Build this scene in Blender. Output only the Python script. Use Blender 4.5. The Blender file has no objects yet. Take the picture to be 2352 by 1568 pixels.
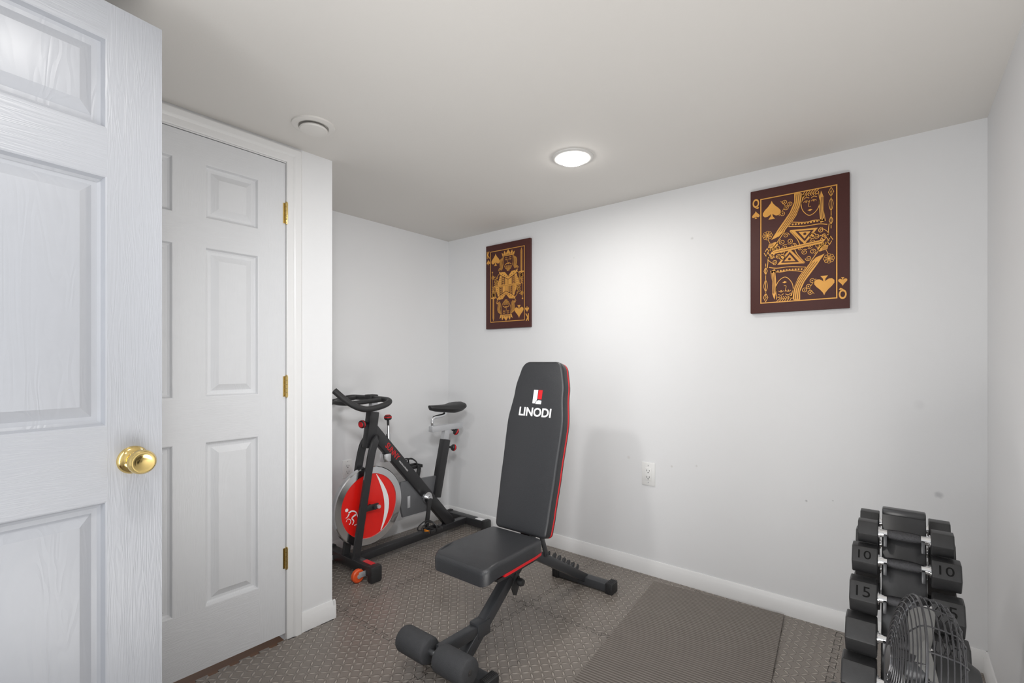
import bpy, bmesh, math, random
from mathutils import Vector, Matrix
random.seed(7)
S = bpy.context.scene
COL = S.collection
R = math.radians
S.view_settings.view_transform = 'Standard'

# ------------------------------------------------------------------ materials
def pm(name, col, rough=.5, metal=0., var=.06, scale=18., bump=0., bscale=120., spec=.5, coat=0.):
    m = bpy.data.materials.new(name); m.use_nodes = True
    nt = m.node_tree; N = nt.nodes; L = nt.links
    b = N['Principled BSDF']
    tc = N.new('ShaderNodeTexCoord')
    nz = N.new('ShaderNodeTexNoise'); nz.inputs['Scale'].default_value = scale; nz.inputs['Detail'].default_value = 3
    L.new(tc.outputs['Object'], nz.inputs['Vector'])
    mx = N.new('ShaderNodeMix'); mx.data_type = 'RGBA'
    mx.inputs['A'].default_value = tuple(c*(1-var) for c in col) + (1,)
    mx.inputs['B'].default_value = tuple(min(1, c*(1+var)) for c in col) + (1,)
    L.new(nz.outputs['Fac'], mx.inputs['Factor'])
    L.new(mx.outputs['Result'], b.inputs['Base Color'])
    b.inputs['Roughness'].default_value = rough
    b.inputs['Metallic'].default_value = metal
    b.inputs['Specular IOR Level'].default_value = spec
    b.inputs['Coat Weight'].default_value = coat
    if bump:
        n2 = N.new('ShaderNodeTexNoise'); n2.inputs['Scale'].default_value = bscale
        L.new(tc.outputs['Object'], n2.inputs['Vector'])
        bp = N.new('ShaderNodeBump'); bp.inputs['Strength'].default_value = bump; bp.inputs['Distance'].default_value = .002
        L.new(n2.outputs['Fac'], bp.inputs['Height']); L.new(bp.outputs['Normal'], b.inputs['Normal'])
    return m

def scuffed(m, spots):
    # small marks left on the paint: (position, radius, colour, strength)
    nt = m.node_tree; N = nt.nodes; L = nt.links; b = N['Principled BSDF']
    src = b.inputs['Base Color'].links[0].from_socket
    tc = N.new('ShaderNodeTexCoord')
    nz = N.new('ShaderNodeTexNoise'); nz.inputs['Scale'].default_value = 60
    L.new(tc.outputs['Object'], nz.inputs['Vector'])
    for (p, r, col, st) in spots:
        d = N.new('ShaderNodeVectorMath'); d.operation = 'DISTANCE'; d.inputs[1].default_value = p
        L.new(tc.outputs['Object'], d.inputs[0])
        ad = N.new('ShaderNodeMath'); ad.operation = 'MULTIPLY_ADD'; ad.inputs[1].default_value = r*.9; L.new(nz.outputs['Fac'], ad.inputs[0]); L.new(d.outputs['Value'], ad.inputs[2])
        mr = N.new('ShaderNodeMapRange'); mr.interpolation_type = 'SMOOTHSTEP'
        mr.inputs['From Min'].default_value = r*.6; mr.inputs['From Max'].default_value = r*1.6
        mr.inputs['To Min'].default_value = st; mr.inputs['To Max'].default_value = 0
        L.new(ad.outputs[0], mr.inputs['Value'])
        mx = N.new('ShaderNodeMix'); mx.data_type = 'RGBA'; mx.inputs['B'].default_value = col+(1,)
        L.new(src, mx.inputs['A']); L.new(mr.outputs[0], mx.inputs['Factor']); src = mx.outputs['Result']
    L.new(src, b.inputs['Base Color'])
    return m

def grain(name, col, sc, rough=.38, strength=.36):
    m = pm(name, col, rough, var=.02)
    nt = m.node_tree; N = nt.nodes; L = nt.links; b = N['Principled BSDF']
    tc = N.new('ShaderNodeTexCoord'); mp = N.new('ShaderNodeMapping')
    mp.inputs['Scale'].default_value = sc
    L.new(tc.outputs['Object'], mp.inputs['Vector'])
    n = N.new('ShaderNodeTexNoise'); n.inputs['Scale'].default_value = 1.0; n.inputs['Detail'].default_value = 2
    n.inputs['Distortion'].default_value = .6
    L.new(mp.outputs['Vector'], n.inputs['Vector'])
    mr = N.new('ShaderNodeMath'); mr.operation = 'MULTIPLY'; mr.inputs[1].default_value = 9
    L.new(n.outputs['Fac'], mr.inputs[0])
    fr = N.new('ShaderNodeMath'); fr.operation = 'PINGPONG'; fr.inputs[1].default_value = .5
    L.new(mr.outputs[0], fr.inputs[0])
    bp = N.new('ShaderNodeBump'); bp.inputs['Strength'].default_value = strength; bp.inputs['Distance'].default_value = .0014
    L.new(fr.outputs[0], bp.inputs['Height']); L.new(bp.outputs['Normal'], b.inputs['Normal'])
    return m

def foam_mat():
    m = bpy.data.materials.new('foam_tile'); m.use_nodes = True
    nt = m.node_tree; N = nt.nodes; L = nt.links; b = N['Principled BSDF']
    tc = N.new('ShaderNodeTexCoord')
    sx = N.new('ShaderNodeSeparateXYZ'); L.new(tc.outputs['Object'], sx.inputs[0])
    def M(op, a, bb=None, c=None):
        n = N.new('ShaderNodeMath'); n.operation = op
        for i, v in enumerate((a, bb, c)):
            if v is None: continue
            if isinstance(v, (int, float)): n.inputs[i].default_value = v
            else: L.new(v, n.inputs[i])
        return n.outputs[0]
    u = M('MULTIPLY', sx.outputs[0], 1/.029); v = M('MULTIPLY', sx.outputs[1], 1/.029)
    fu = M('FLOOR', u); fv = M('FLOOR', v)
    pu = M('SUBTRACT', M('SUBTRACT', u, fu), .5); pv = M('SUBTRACT', M('SUBTRACT', v, fv), .5)
    par = M('FLOORED_MODULO', M('ADD', fu, fv), 2.0)
    sg = M('SUBTRACT', M('MULTIPLY', par, 2.0), 1.0)
    pv2 = M('MULTIPLY', pv, sg)
    q1 = M('MULTIPLY', M('ADD', pu, pv2), .707/.54); q2 = M('MULTIPLY', M('SUBTRACT', pu, pv2), .707/.19)
    e = M('ADD', M('MULTIPLY', q1, q1), M('MULTIPLY', q2, q2))
    mr = N.new('ShaderNodeMapRange'); mr.interpolation_type = 'SMOOTHSTEP'
    mr.inputs['From Min'].default_value = .25; mr.inputs['From Max'].default_value = 1.15
    mr.inputs['To Min'].default_value = 1; mr.inputs['To Max'].default_value = 0
    L.new(e, mr.inputs['Value'])
    nz = N.new('ShaderNodeTexNoise'); nz.inputs['Scale'].default_value = 3.0; nz.inputs['Detail'].default_value = 6
    L.new(tc.outputs['Object'], nz.inputs['Vector'])
    c1 = N.new('ShaderNodeMix'); c1.data_type = 'RGBA'
    c1.inputs['A'].default_value = (.150, .130, .114, 1); c1.inputs['B'].default_value = (.255, .224, .198, 1)
    L.new(nz.outputs['Fac'], c1.inputs['Factor'])
    c2 = N.new('ShaderNodeMix'); c2.data_type = 'RGBA'
    L.new(c1.outputs['Result'], c2.inputs['A']); c2.inputs['B'].default_value = (.420, .374, .332, 1)
    L.new(M('MULTIPLY', mr.outputs[0], .68), c2.inputs['Factor'])
    L.new(c2.outputs['Result'], b.inputs['Base Color'])
    rr = N.new('ShaderNodeMapRange'); rr.inputs['To Min'].default_value = .20; rr.inputs['To Max'].default_value = .44
    n3 = N.new('ShaderNodeTexNoise'); n3.inputs['Scale'].default_value = 5; L.new(tc.outputs['Object'], n3.inputs['Vector'])
    L.new(n3.outputs['Fac'], rr.inputs['Value']); L.new(rr.outputs[0], b.inputs['Roughness'])
    bp = N.new('ShaderNodeBump'); bp.inputs['Strength'].default_value = 1.0; bp.inputs['Distance'].default_value = .0045
    L.new(mr.outputs[0], bp.inputs['Height']); L.new(bp.outputs['Normal'], b.inputs['Normal'])
    return m

def emit(name, col, st):
    m = bpy.data.materials.new(name); m.use_nodes = True
    b = m.node_tree.nodes['Principled BSDF']
    b.inputs['Base Color'].default_value = (1, 1, 1, 1)
    b.inputs['Emission Color'].default_value = col + (1,); b.inputs['Emission Strength'].default_value = st
    return m

YB = 2.584
M_WALL = pm('wall_paint', (.79, .795, .805), .6, var=.015, scale=3, bump=.08, bscale=260)
M_WALLB = scuffed(pm('wall_paint_scuffed', (.79, .795, .805), .6, var=.015, scale=3, bump=.08, bscale=260), [
    ((.132, YB, .664), .017, (.30, .31, .33), .45), ((-.852, YB, 1.864), .009, (.45, .45, .44), .4), ((-1.589, YB, 1.861), .008, (.5, .49, .46), .25),
    ((-1.217, YB, .646), .012, (.45, .38, .32), .22), ((-.962, YB, .628), .008, (.4, .35, .3), .3), ((-.829, YB, .649), .007, (.42, .38, .34), .3),
    ((-.328, YB, .555), .006, (.25, .25, .26), .45), ((-.225, YB, .575), .005, (.25, .25, .26), .45), ((.072, YB, 1.024), .024, (.5, .5, .52), .15)])
M_CEIL = pm('ceiling_paint', (.71, .69, .66), .8, var=.015, scale=2, bump=.08, bscale=200)
M_TRIM = pm('trim_gloss', (.79, .79, .79), .3, var=.01)
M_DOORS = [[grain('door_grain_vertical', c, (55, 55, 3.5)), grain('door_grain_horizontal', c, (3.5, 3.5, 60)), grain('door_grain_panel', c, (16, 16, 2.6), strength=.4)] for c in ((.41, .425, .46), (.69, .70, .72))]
M_BRASS = pm('polished_brass', (.80, .60, .24), .13, 1., var=.03)
M_FOAM = foam_mat()
M_SEAM = pm('seam_dark', (.05, .045, .04), .9)  # dark colour of the jigsaw joints between foam tiles
M_SUB = pm('brown_subfloor', (.16, .075, .035), .6)
M_MAT = pm('mat_rubber', (.205, .180, .160), .45, var=.08)
M_BLACK = pm('black_powdercoat', (.026, .026, .028), .32, var=.1)
M_BLACK2 = pm('black_plastic', (.022, .022, .023), .5, var=.1)
M_GREYM = pm('dark_grey_metal', (.055, .057, .062), .35, .2, var=.08)
M_VINYL = pm('black_vinyl', (.028, .029, .032), .36, var=.3, scale=420, bump=.25, bscale=420)
M_RED = pm('red_trim', (.62, .012, .018), .38, var=.05)
M_REDF = pm('red_flywheel', (.76, .012, .008), .3, var=.06, coat=.3)
M_WHITE = pm('white_print', (.85, .85, .86), .45, var=.02)
M_CHROME = pm('chrome', (.80, .81, .83), .14, 1., var=.03)
M_SILVER = pm('silver_paint', (.58, .59, .61), .32, .45, var=.04)
M_FOAMR = pm('foam_roller', (.045, .046, .050), .8, var=.2, scale=60, bump=.5, bscale=500)
M_RUBBER = pm('hex_rubber', (.022, .022, .023), .42, var=.3, scale=60, bump=.2, bscale=600)
M_KNURL = pm('knurled_grip', (.07, .07, .075), .4, .8, var=.4, scale=300, bump=.6, bscale=900)
M_NUM = pm('number_relief', (.008, .008, .008), .9, spec=.15)
M_ORANGE = pm('orange_wheel', (.80, .10, .02), .4)
M_AMBER = pm('amber_reflector', (.85, .28, .02), .2)
M_GUARD = pm('grey_guard', (.12, .123, .13), .35, var=.1)
M_CANVAS = pm('maroon_canvas', (.070, .0150, .0110), .55, var=.1, scale=200, bump=.3, bscale=900)
M_GOLD = pm('gold_print', (.90, .37, .075), .38, .25, var=.42, scale=6)
M_PLATE = pm('outlet_plastic', (.82, .82, .81), .3, var=.01)
M_SLOT = pm('outlet_slot', (.03, .03, .03), .6)
M_FIX = pm('fixture_white', (.70, .68, .65), .4, var=.01)
M_RING = pm('fixture_trim', (.66, .65, .63), .4, var=.01)
M_LENS = emit('lamp_lens', (1.0, .97, .92), 26.0)
M_WIRE = pm('fan_wire', (.075, .075, .08), .3, .6, var=.15)
M_BLADE = pm('fan_blade_metal', (.34, .34, .33), .42, .6, var=.05)

# ------------------------------------------------------------------ mesh helpers
def merge(bm, t, mi=0):
    for f in t.faces: f.material_index = mi
    me = bpy.data.meshes.new('tmp'); t.to_mesh(me); t.free()
    bm.from_mesh(me); bpy.data.meshes.remove(me)

def box(bm, c, s, rot=None, bev=0., mi=0, seg=2):
    t = bmesh.new(); bmesh.ops.create_cube(t, size=1)
    bmesh.ops.scale(t, vec=Vector(s), verts=t.verts)
    if bev: bmesh.ops.bevel(t, geom=list(t.edges), offset=bev, segments=seg, affect='EDGES', profile=.5)
    m = Matrix.Translation(Vector(c))
    if rot is not None: m = m @ rot.to_4x4()
    bmesh.ops.transform(t, matrix=m, verts=t.verts)
    merge(bm, t, mi)

def bx(bm, x0, x1, y0, y1, z0, z1, bev=0., mi=0):
    box(bm, ((x0+x1)/2, (y0+y1)/2, (z0+z1)/2), (x1-x0, y1-y0, z1-z0), None, bev, mi)

def frame(ax):
    ax = Vector(ax).normalized()
    ref = Vector((1, 0, 0)) if abs(ax.x) < .9 else Vector((0, 1, 0))
    u = (ref - ax*ref.dot(ax)).normalized(); v = ax.cross(u)
    return Matrix((u, v, ax)).transposed()

def beam(bm, p0, p1, w, h, bev=.004, mi=0):
    p0 = Vector(p0); p1 = Vector(p1)
    box(bm, (p0+p1)/2, (w, h, (p1-p0).length), frame(p1-p0), bev, mi)

def spline(pts, sub=6):
    P = [Vector(p) for p in pts]; out = []
    for i in range(len(P)-1):
        p0 = P[max(i-1, 0)]; p1 = P[i]; p2 = P[i+1]; p3 = P[min(i+2, len(P)-1)]
        for k in range(sub):
            t = k/sub
            out.append(.5*((2*p1)+(p2-p0)*t+(2*p0-5*p1+4*p2-p3)*t*t+(-p0+3*p1-3*p2+p3)*t**3))
    out.append(P[-1]); return out

def tube(bm, pts, r, n=10, closed=False, mi=0):
    P = [Vector(p) for p in pts]; k = len(P)
    rr = r if isinstance(r, (list, tuple)) else [r]*k
    T = []
    for i in range(k):
        if closed: d = P[(i+1) % k]-P[i-1]
        else: d = P[min(i+1, k-1)]-P[max(i-1, 0)]
        T.append(d.normalized())
    a = Vector((0, 0, 1)) if abs(T[0].z) < .9 else Vector((1, 0, 0))
    nrm = (a-T[0]*a.dot(T[0])).normalized(); rings = []
    for i in range(k):
        nrm = (nrm-T[i]*nrm.dot(T[i])).normalized(); bn = T[i].cross(nrm)
        rings.append([bm.verts.new(P[i]+(nrm*math.cos(2*math.pi*j/n)+bn*math.sin(2*math.pi*j/n))*rr[i]) for j in range(n)])
    for i in range(k if closed else k-1):
        A = rings[i]; B = rings[(i+1) % k]
        for j in range(n):
            f = bm.faces.new((A[j], A[(j+1) % n], B[(j+1) % n], B[j])); f.material_index = mi
    if not closed:
        bm.faces.new(rings[0][::-1]).material_index = mi; bm.faces.new(rings[-1]).material_index = mi

def cyl(bm, p0, p1, r, r2=None, n=20, mi=0):
    tube(bm, [p0, p1], [r, r if r2 is None else r2], n, mi=mi)

def lathe(bm, prof, mat=Matrix.Identity(4), n=32, mi=0):
    rings = []
    for (r, z) in prof:
        if r < 1e-6: rings.append([bm.verts.new(mat @ Vector((0, 0, z)))])
        else: rings.append([bm.verts.new(mat @ Vector((r*math.cos(2*math.pi*j/n), r*math.sin(2*math.pi*j/n), z))) for j in range(n)])
    for A, B in zip(rings, rings[1:]):
        for j in range(n):
            a, b = A[j % len(A)], A[(j+1) % len(A)]; c, d = B[(j+1) % len(B)], B[j % len(B)]
            vs = []
            for v in (a, b, c, d):
                if v not in vs: vs.append(v)
            if len(vs) > 2: bm.faces.new(vs).material_index = mi

def prism(bm, pts, vec, bev=0., mi=0, seg=2, front_only=False):
    t = bmesh.new(); vec = Vector(vec)
    f = t.faces.new([t.verts.new(Vector(p)) for p in pts])
    r = bmesh.ops.extrude_face_region(t, geom=[f])
    nv = [g for g in r['geom'] if isinstance(g, bmesh.types.BMVert)]
    bmesh.ops.translate(t, vec=vec, verts=nv)
    if bev:
        s = set(nv)
        ed = [e for e in t.edges if (e.verts[0] in s and e.verts[1] in s) or (not front_only and e.verts[0] not in s and e.verts[1] not in s)]
        bmesh.ops.bevel(t, geom=ed, offset=bev, segments=seg, affect='EDGES', profile=.5)
    merge(bm, t, mi)

def obj(name, bm, mats, parent=None, ang=32, loc=None):
    bmesh.ops.recalc_face_normals(bm, faces=bm.faces)
    me = bpy.data.meshes.new(name); bm.to_mesh(me); bm.free()
    for m in (mats if isinstance(mats, (list, tuple)) else [mats]): me.materials.append(m)
    me.polygons.foreach_set('use_smooth', [True]*len(me.polygons))
    me.set_sharp_from_angle(angle=R(ang))
    o = bpy.data.objects.new(name, me); COL.objects.link(o)
    if parent is not None: o.parent = parent
    if loc is not None: o.location = loc
    return o

def part(name, mats, parent, fn, *a, **k):
    bm = bmesh.new(); fn(bm, *a, **k); return obj(name, bm, mats, parent)

def tag(o, label, cat, group=None):
    o['label'] = label; o['category'] = cat
    if group: o['group'] = group
    return o

def thing(name, label, cat, loc=(0, 0, 0), rz=0, group=None):
    o = bpy.data.objects.new(name, None); COL.objects.link(o)
    o.empty_display_size = .05
    o.location = loc; o.rotation_euler = (0, 0, rz)
    return tag(o, label, cat, group)

def struct(name, bm, mats):
    o = obj(name, bm, mats); o['kind'] = 'structure'; return o

def text_mesh(bm, s, width, mat, height=None, mi=0, extrude=.0006, bold=0.):
    cu = bpy.data.curves.new('t', 'FONT'); cu.body = s; cu.size = 1; cu.resolution_u = 4; cu.offset = bold
    o = bpy.data.objects.new('t', cu); COL.objects.link(o); bpy.context.view_layer.update()
    me = bpy.data.meshes.new_from_object(o.evaluated_get(bpy.context.evaluated_depsgraph_get()))
    bpy.data.objects.remove(o); bpy.data.curves.remove(cu)
    t = bmesh.new(); t.from_mesh(me); bpy.data.meshes.remove(me)
    xs = [v.co.x for v in t.verts]; ys = [v.co.y for v in t.verts]
    w = max(xs)-min(xs); h = max(ys)-min(ys); cx = (max(xs)+min(xs))/2; cy = (max(ys)+min(ys))/2
    kx = width/w; ky = kx if height is None else height/h
    for v in t.verts: v.co = Vector(((v.co.x-cx)*kx, (v.co.y-cy)*ky, 0))
    r = bmesh.ops.extrude_face_region(t, geom=list(t.faces))
    bmesh.ops.translate(t, vec=(0, 0, extrude), verts=[g for g in r['geom'] if isinstance(g, bmesh.types.BMVert)])
    bmesh.ops.transform(t, matrix=mat, verts=t.verts)
    merge(bm, t, mi)

def mat_from(origin, x, y, z):
    m = Matrix((Vector(x), Vector(y), Vector(z))).transposed().to_4x4(); m.translation = Vector(origin); return m

# ------------------------------------------------------------------ room
H = 2.146; XL = -2.734; XC = -2.064; XR = .272; YA = 1.205; YF = -.46
T = .1
bm = bmesh.new(); bx(bm, XL-T, XR+T, YB, YB+T, -.02, H); struct('wall_back', bm, M_WALLB)
bm = bmesh.new(); bx(bm, XR, XR+T, YF-T, YB, -.02, H); struct('wall_right', bm, M_WALL)
bm = bmesh.new(); bx(bm, XL-T, XL, YA-T, YB, -.02, H); struct('wall_alcove', bm, M_WALL)
DY0, DY1, DZ = .266, .984, 2.064
bm = bmesh.new()
bx(bm, XC-T, XC, YF-T, DY0-.004, -.02, H)
bx(bm, XC-T, XC, DY1+.004, YA-.1, -.02, H); bx(bm, XL, XC, YA-.1, YA, -.02, H)
bx(bm, XC-T, XC, DY0-.004, DY1+.004, DZ+.004, H)
struct('wall_left', bm, M_WALL)
bm = bmesh.new()
bx(bm, XC, -1.39, YF-T, YF, -.02, H); bx(bm, -.50, XR, YF-T, YF, -.02, H); bx(bm, -1.39, -.50, YF-T, YF, 2.06, H)
struct('wall_front', bm, M_WALL)
bm = bmesh.new(); bx(bm, XL-T, XR+T, YF-T, YB+T, H, H+T); struct('ceiling', bm, M_CEIL)

# floor: subfloor slab + foam surface + jigsaw seams
bm = bmesh.new()
bx(bm, XL-T, XR+T, YF-T-.6, YB+T, -.06, -.012, mi=2)
bx(bm, XC+.020, XR, YF-T, YA, -.012, 0, mi=0)
bx(bm, XL, XR, YA, YB, -.012, 0, mi=0)
def seam(p0, p1, per=.0763, d=.022, w=.0020):
    p0 = Vector(p0); p1 = Vector(p1); L_ = (p1-p0).length; ax = (p1-p0)/L_; nn = Vector((-ax.y, ax.x, 0))
    pts = []
    for k in range(int(L_/per+.01)):
        for (s, t) in ((0, -.5), (.32, -.5), (.22, .5), (.78, .5), (.68, -.5)):
            pts.append(p0+ax*((k+s)*per)+nn*(t*d))
    for a, b in zip(pts, pts[1:]):
        dd = (b-a).normalized(); n2 = Vector((-dd.y, dd.x, 0))*w/2; e = dd*w*.4; z = Vector((0, 0, .0004))
        f = bm.faces.new([bm.verts.new(q+z) for q in (a-e-n2, b+e-n2, b+e+n2, a-e+n2)]); f.material_index = 1
xs = [XC+.035+.61*k for k in (1, 2, 3)]
for x in xs: seam((x, -.1, 0), (x, YB, 0))
for y in (1.27-.61, 1.27, 1.88): seam((XC+.035 if y < YA else XL+.02, y, 0), (XR-.03, y, 0))
seam((XC-.02, 1.27, 0), (XC-.02, 2.55, 0))
for k in range(19):
    y = -.1+.0763*k
    if y > YA-.02: break
    box(bm, (XC+.014, y, -.006), (.020, .04, .0115), mi=0)
struct('floor', bm, [M_FOAM, M_SEAM, M_SUB])

# baseboards
def baseboard(name, segs, h=.084, t=.013):
    bm = bmesh.new()
    for (p0, p1, n) in segs:
        p0 = Vector(p0+(0,)); p1 = Vector(p1+(0,)); n = Vector(n+(0,))
        prof = [(0, 0), (t, 0), (t, h*.72), (t*.72, h*.80), (t*.62, h*.90), (t*.3, h), (0, h)]
        prism(bm, [p0+n*a+Vector((0, 0, b)) for a, b in prof], p1-p0)
    return struct(name, bm, M_TRIM)
baseboard('baseboard_back', [((XL, YB), (XR, YB), (0, -1))])
baseboard('baseboard_right', [((XR, YF), (XR, YB), (-1, 0))])
baseboard('baseboard_alcove', [((XL, YA), (XL, YB), (1, 0)), ((XL, YA), (XC+.013, YA), (0, 1))])
baseboard('baseboard_left', [((XC, 1.0525), (XC, YA+.013), (1, 0)), ((XC, YF), (XC, .1975), (1, 0))])

# closet casing
PROF = [(0, 0), (0, .008), (.006, .011), (.026, .011), (.031, .015), (.038, .0185), (.058, .0185), (.0635, .015), (.0635, 0)]
bm = bmesh.new()
y0, y1, zt = DY0-.004, DY1+.004, DZ+.006
path = [(y0, 0, -1, 0), (y0, zt, -1, 1), (y1, zt, 1, 1), (y1, 0, 1, 0)]
sec = [[bm.verts.new((XC+pr, y+dy*d, min(z+dz*d, H-.002))) for d, pr in PROF] for (y, z, dy, dz) in path]
for A, B in zip(sec, sec[1:]):
    for j in range(len(PROF)-1): bm.faces.new((A[j], A[j+1], B[j+1], B[j]))
struct('trim_1', bm, M_TRIM)
bm = bmesh.new()
bx(bm, XC-T, XC+.0005, DY0-.0135, DY0-.003, 0, DZ+.002); bx(bm, XC-T, XC+.0005, DY1+.003, DY1+.0135, 0, DZ+.002); bx(bm, XC-T, XC+.0005, DY0-.0135, DY1+.0135, DZ+.002, DZ+.012)
struct('trim_2', bm, M_TRIM)

# panelled doors: local x along width, -y is the visible face
ROWS = [(.235, .868), (1.040, 1.617), (1.727, 1.935)]
def build_door(name, loc, rz, w, h, mats, th=.035, stile=.110, mull=.104, rows=ROWS):
    MDV, MDH, MDP = mats
    root = bpy.data.objects.new(name, None); COL.objects.link(root); root.location = loc; root.rotation_euler = (0, 0, rz)
    root['kind'] = 'structure'; root.empty_display_size = .05
    pw = (w-2*stile-mull)/2
    cols = [(stile, stile+pw), (stile+pw+mull, w-stile)]
    bm = bmesh.new()
    bx(bm, 0, stile, 0, th, 0, h, mi=0); bx(bm, w-stile, w, 0, th, 0, h, mi=0)
    zz = [0]+[z for r in rows for z in r]+[h]
    for i in range(0, len(zz), 2): bx(bm, stile, w-stile, 0, th, zz[i], zz[i+1], mi=1)
    for (a, b) in rows: bx(bm, stile+pw, stile+pw+mull, 0, th, a, b, mi=0)
    obj('door_slab', bm, [MDV, MDH], root)
    for (z0, z1) in rows:
        for (x0, x1) in cols:
            bm = bmesh.new()
            steps = [(0, 0), (.003, .001), (.008, .0125), (.014, .0160), (.024, .0160), (.048, .003), (.052, .0025)]
            for face in (0, 1):
                rings = []
                for (ins, dep) in steps:
                    y = dep if face == 0 else th-dep
                    rings.append([bm.verts.new(v) for v in ((x0+ins, y, z0+ins), (x1-ins, y, z0+ins), (x1-ins, y, z1-ins), (x0+ins, y, z1-ins))])
                for A, B in zip(rings, rings[1:]):
                    for j in range(4): bm.faces.new((A[j], A[(j+1) % 4], B[(j+1) % 4], B[j]))
                bm.faces.new(rings[-1])
            obj('panel', bm, MDP, root, ang=12)
    return root

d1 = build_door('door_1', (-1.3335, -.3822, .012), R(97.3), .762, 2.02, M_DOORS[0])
kx = .762-.0600
kz = .955
def knob_prof(s):
    return mat_from((kx, 0 if s < 0 else .035, kz), (1, 0, 0), (0, 0, 1), (0, s, 0))
for s in (-1, 1):
    bm = bmesh.new()
    lathe(bm, [(0, .05), (.016, .0605), (.024, .060), (.0275, .055), (.0285, .046), (.026, .036), (.019, .028), (.0125, .024), (.0115, .012), (.012, .010)], knob_prof(s), 40)
    kb = obj('knob', bm, M_BRASS, d1, ang=50)
    bm = bmesh.new()
    lathe(bm, [(.010, .013), (.016, .012), (.027, .009), (.032, .004), (.033, 0)], knob_prof(s), 40)
    obj('rose', bm, M_BRASS, kb, ang=50)
bm = bmesh.new(); bx(bm, .7615, .7632, .006, .029, .93, .985, .0005); obj('latch_plate', bm, M_BRASS, d1)

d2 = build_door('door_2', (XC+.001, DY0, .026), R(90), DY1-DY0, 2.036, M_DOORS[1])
for z in (1.846, 1.096, .351):
    bm = bmesh.new(); w = DY1-DY0
    z -= .026
    for k in range(5):
        cyl(bm, (w+.003, -.006, z-.044+k*.0178), (w+.003, -.006, z-.044+k*.0178+.0168), .0062, n=14)
    cyl(bm, (w+.003, -.006, z-.048), (w+.003, -.006, z-.044), .0045, n=12); cyl(bm, (w+.003, -.006, z+.045), (w+.003, -.006, z+.049), .0045, n=12)
    bx(bm, w-.010, w+.0015, -.0012, .0008, z-.044, z+.044)
    obj('hinge', bm, M_BRASS, d2)

# ------------------------------------------------------------------ ceiling fixtures
t = thing('recessed_light', 'lit round recessed ceiling light with white trim ring', 'ceiling light', (-1.163, 1.880, H))
bm = bmesh.new(); lathe(bm, [(.095, 0), (.094, -.004), (.086, -.008), (.076, -.008), (.068, -.004), (.064, -.001)], n=48); obj('trim_ring', bm, M_RING, t)
bm = bmesh.new(); lathe(bm, [(.066, -.003), (.064, -.014), (.054, -.022), (.03, -.027), (0, -.028)], n=48); obj('lens', bm, M_LENS, t)
t = thing('ceiling_vent', 'round white ceiling air vent with a lowered centre disc', 'vent', (-1.811, .977, H))
bm = bmesh.new(); lathe(bm, [(.082, 0), (.081, -.006), (.070, -.010), (.058, -.009), (.052, -.003), (.05, 0)], n=48); obj('outer_ring', bm, M_FIX, t)
bm = bmesh.new(); lathe(bm, [(.020, 0), (.022, -.010), (.050, -.012), (.053, -.017), (.050, -.022), (.030, -.025), (0, -.026)], n=48); obj('centre_disc', bm, M_FIX, t)

# ------------------------------------------------------------------ outlets
def outlet(loc, rz, label, w=.078, h=.130):
    t = thing('wall_outlet', label, 'outlet', loc, rz)
    bm = bmesh.new(); bx(bm, -w/2, w/2, -.006, 0, -h/2, h/2, .003); obj('cover_plate', bm, M_PLATE, t)
    bm = bmesh.new(); bx(bm, -.019, .019, -.0085, -.005, -.036, .036, .0015); face = obj('receptacle', bm, M_PLATE, t)
    for s in (-1, 1):
        bm = bmesh.new()
        z = s*.018
        bx(bm, -.0085, -.0060, -.0090, -.0084, z-.003, z+.007); bx(bm, .0060, .0085, -.0090, -.0084, z-.002, z+.006)
        cyl(bm, (0, -.0090, z-.009), (0, -.0084, z-.009), .003, n=10)
        obj('socket_slots', bm, M_SLOT, face)
        bm = bmesh.new(); cyl(bm, (0, -.0068, s*.048), (0, -.0055, s*.048), .003, n=12); obj('screw', bm, M_SILVER, t)
outlet((-1.095, YB, .568), 0, 'white double wall outlet between the bench and the dumbbell rack')
outlet((XL, 1.70, .52), R(90), 'white wall outlet in the alcove behind the exercise bike', .07, .115)

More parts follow.
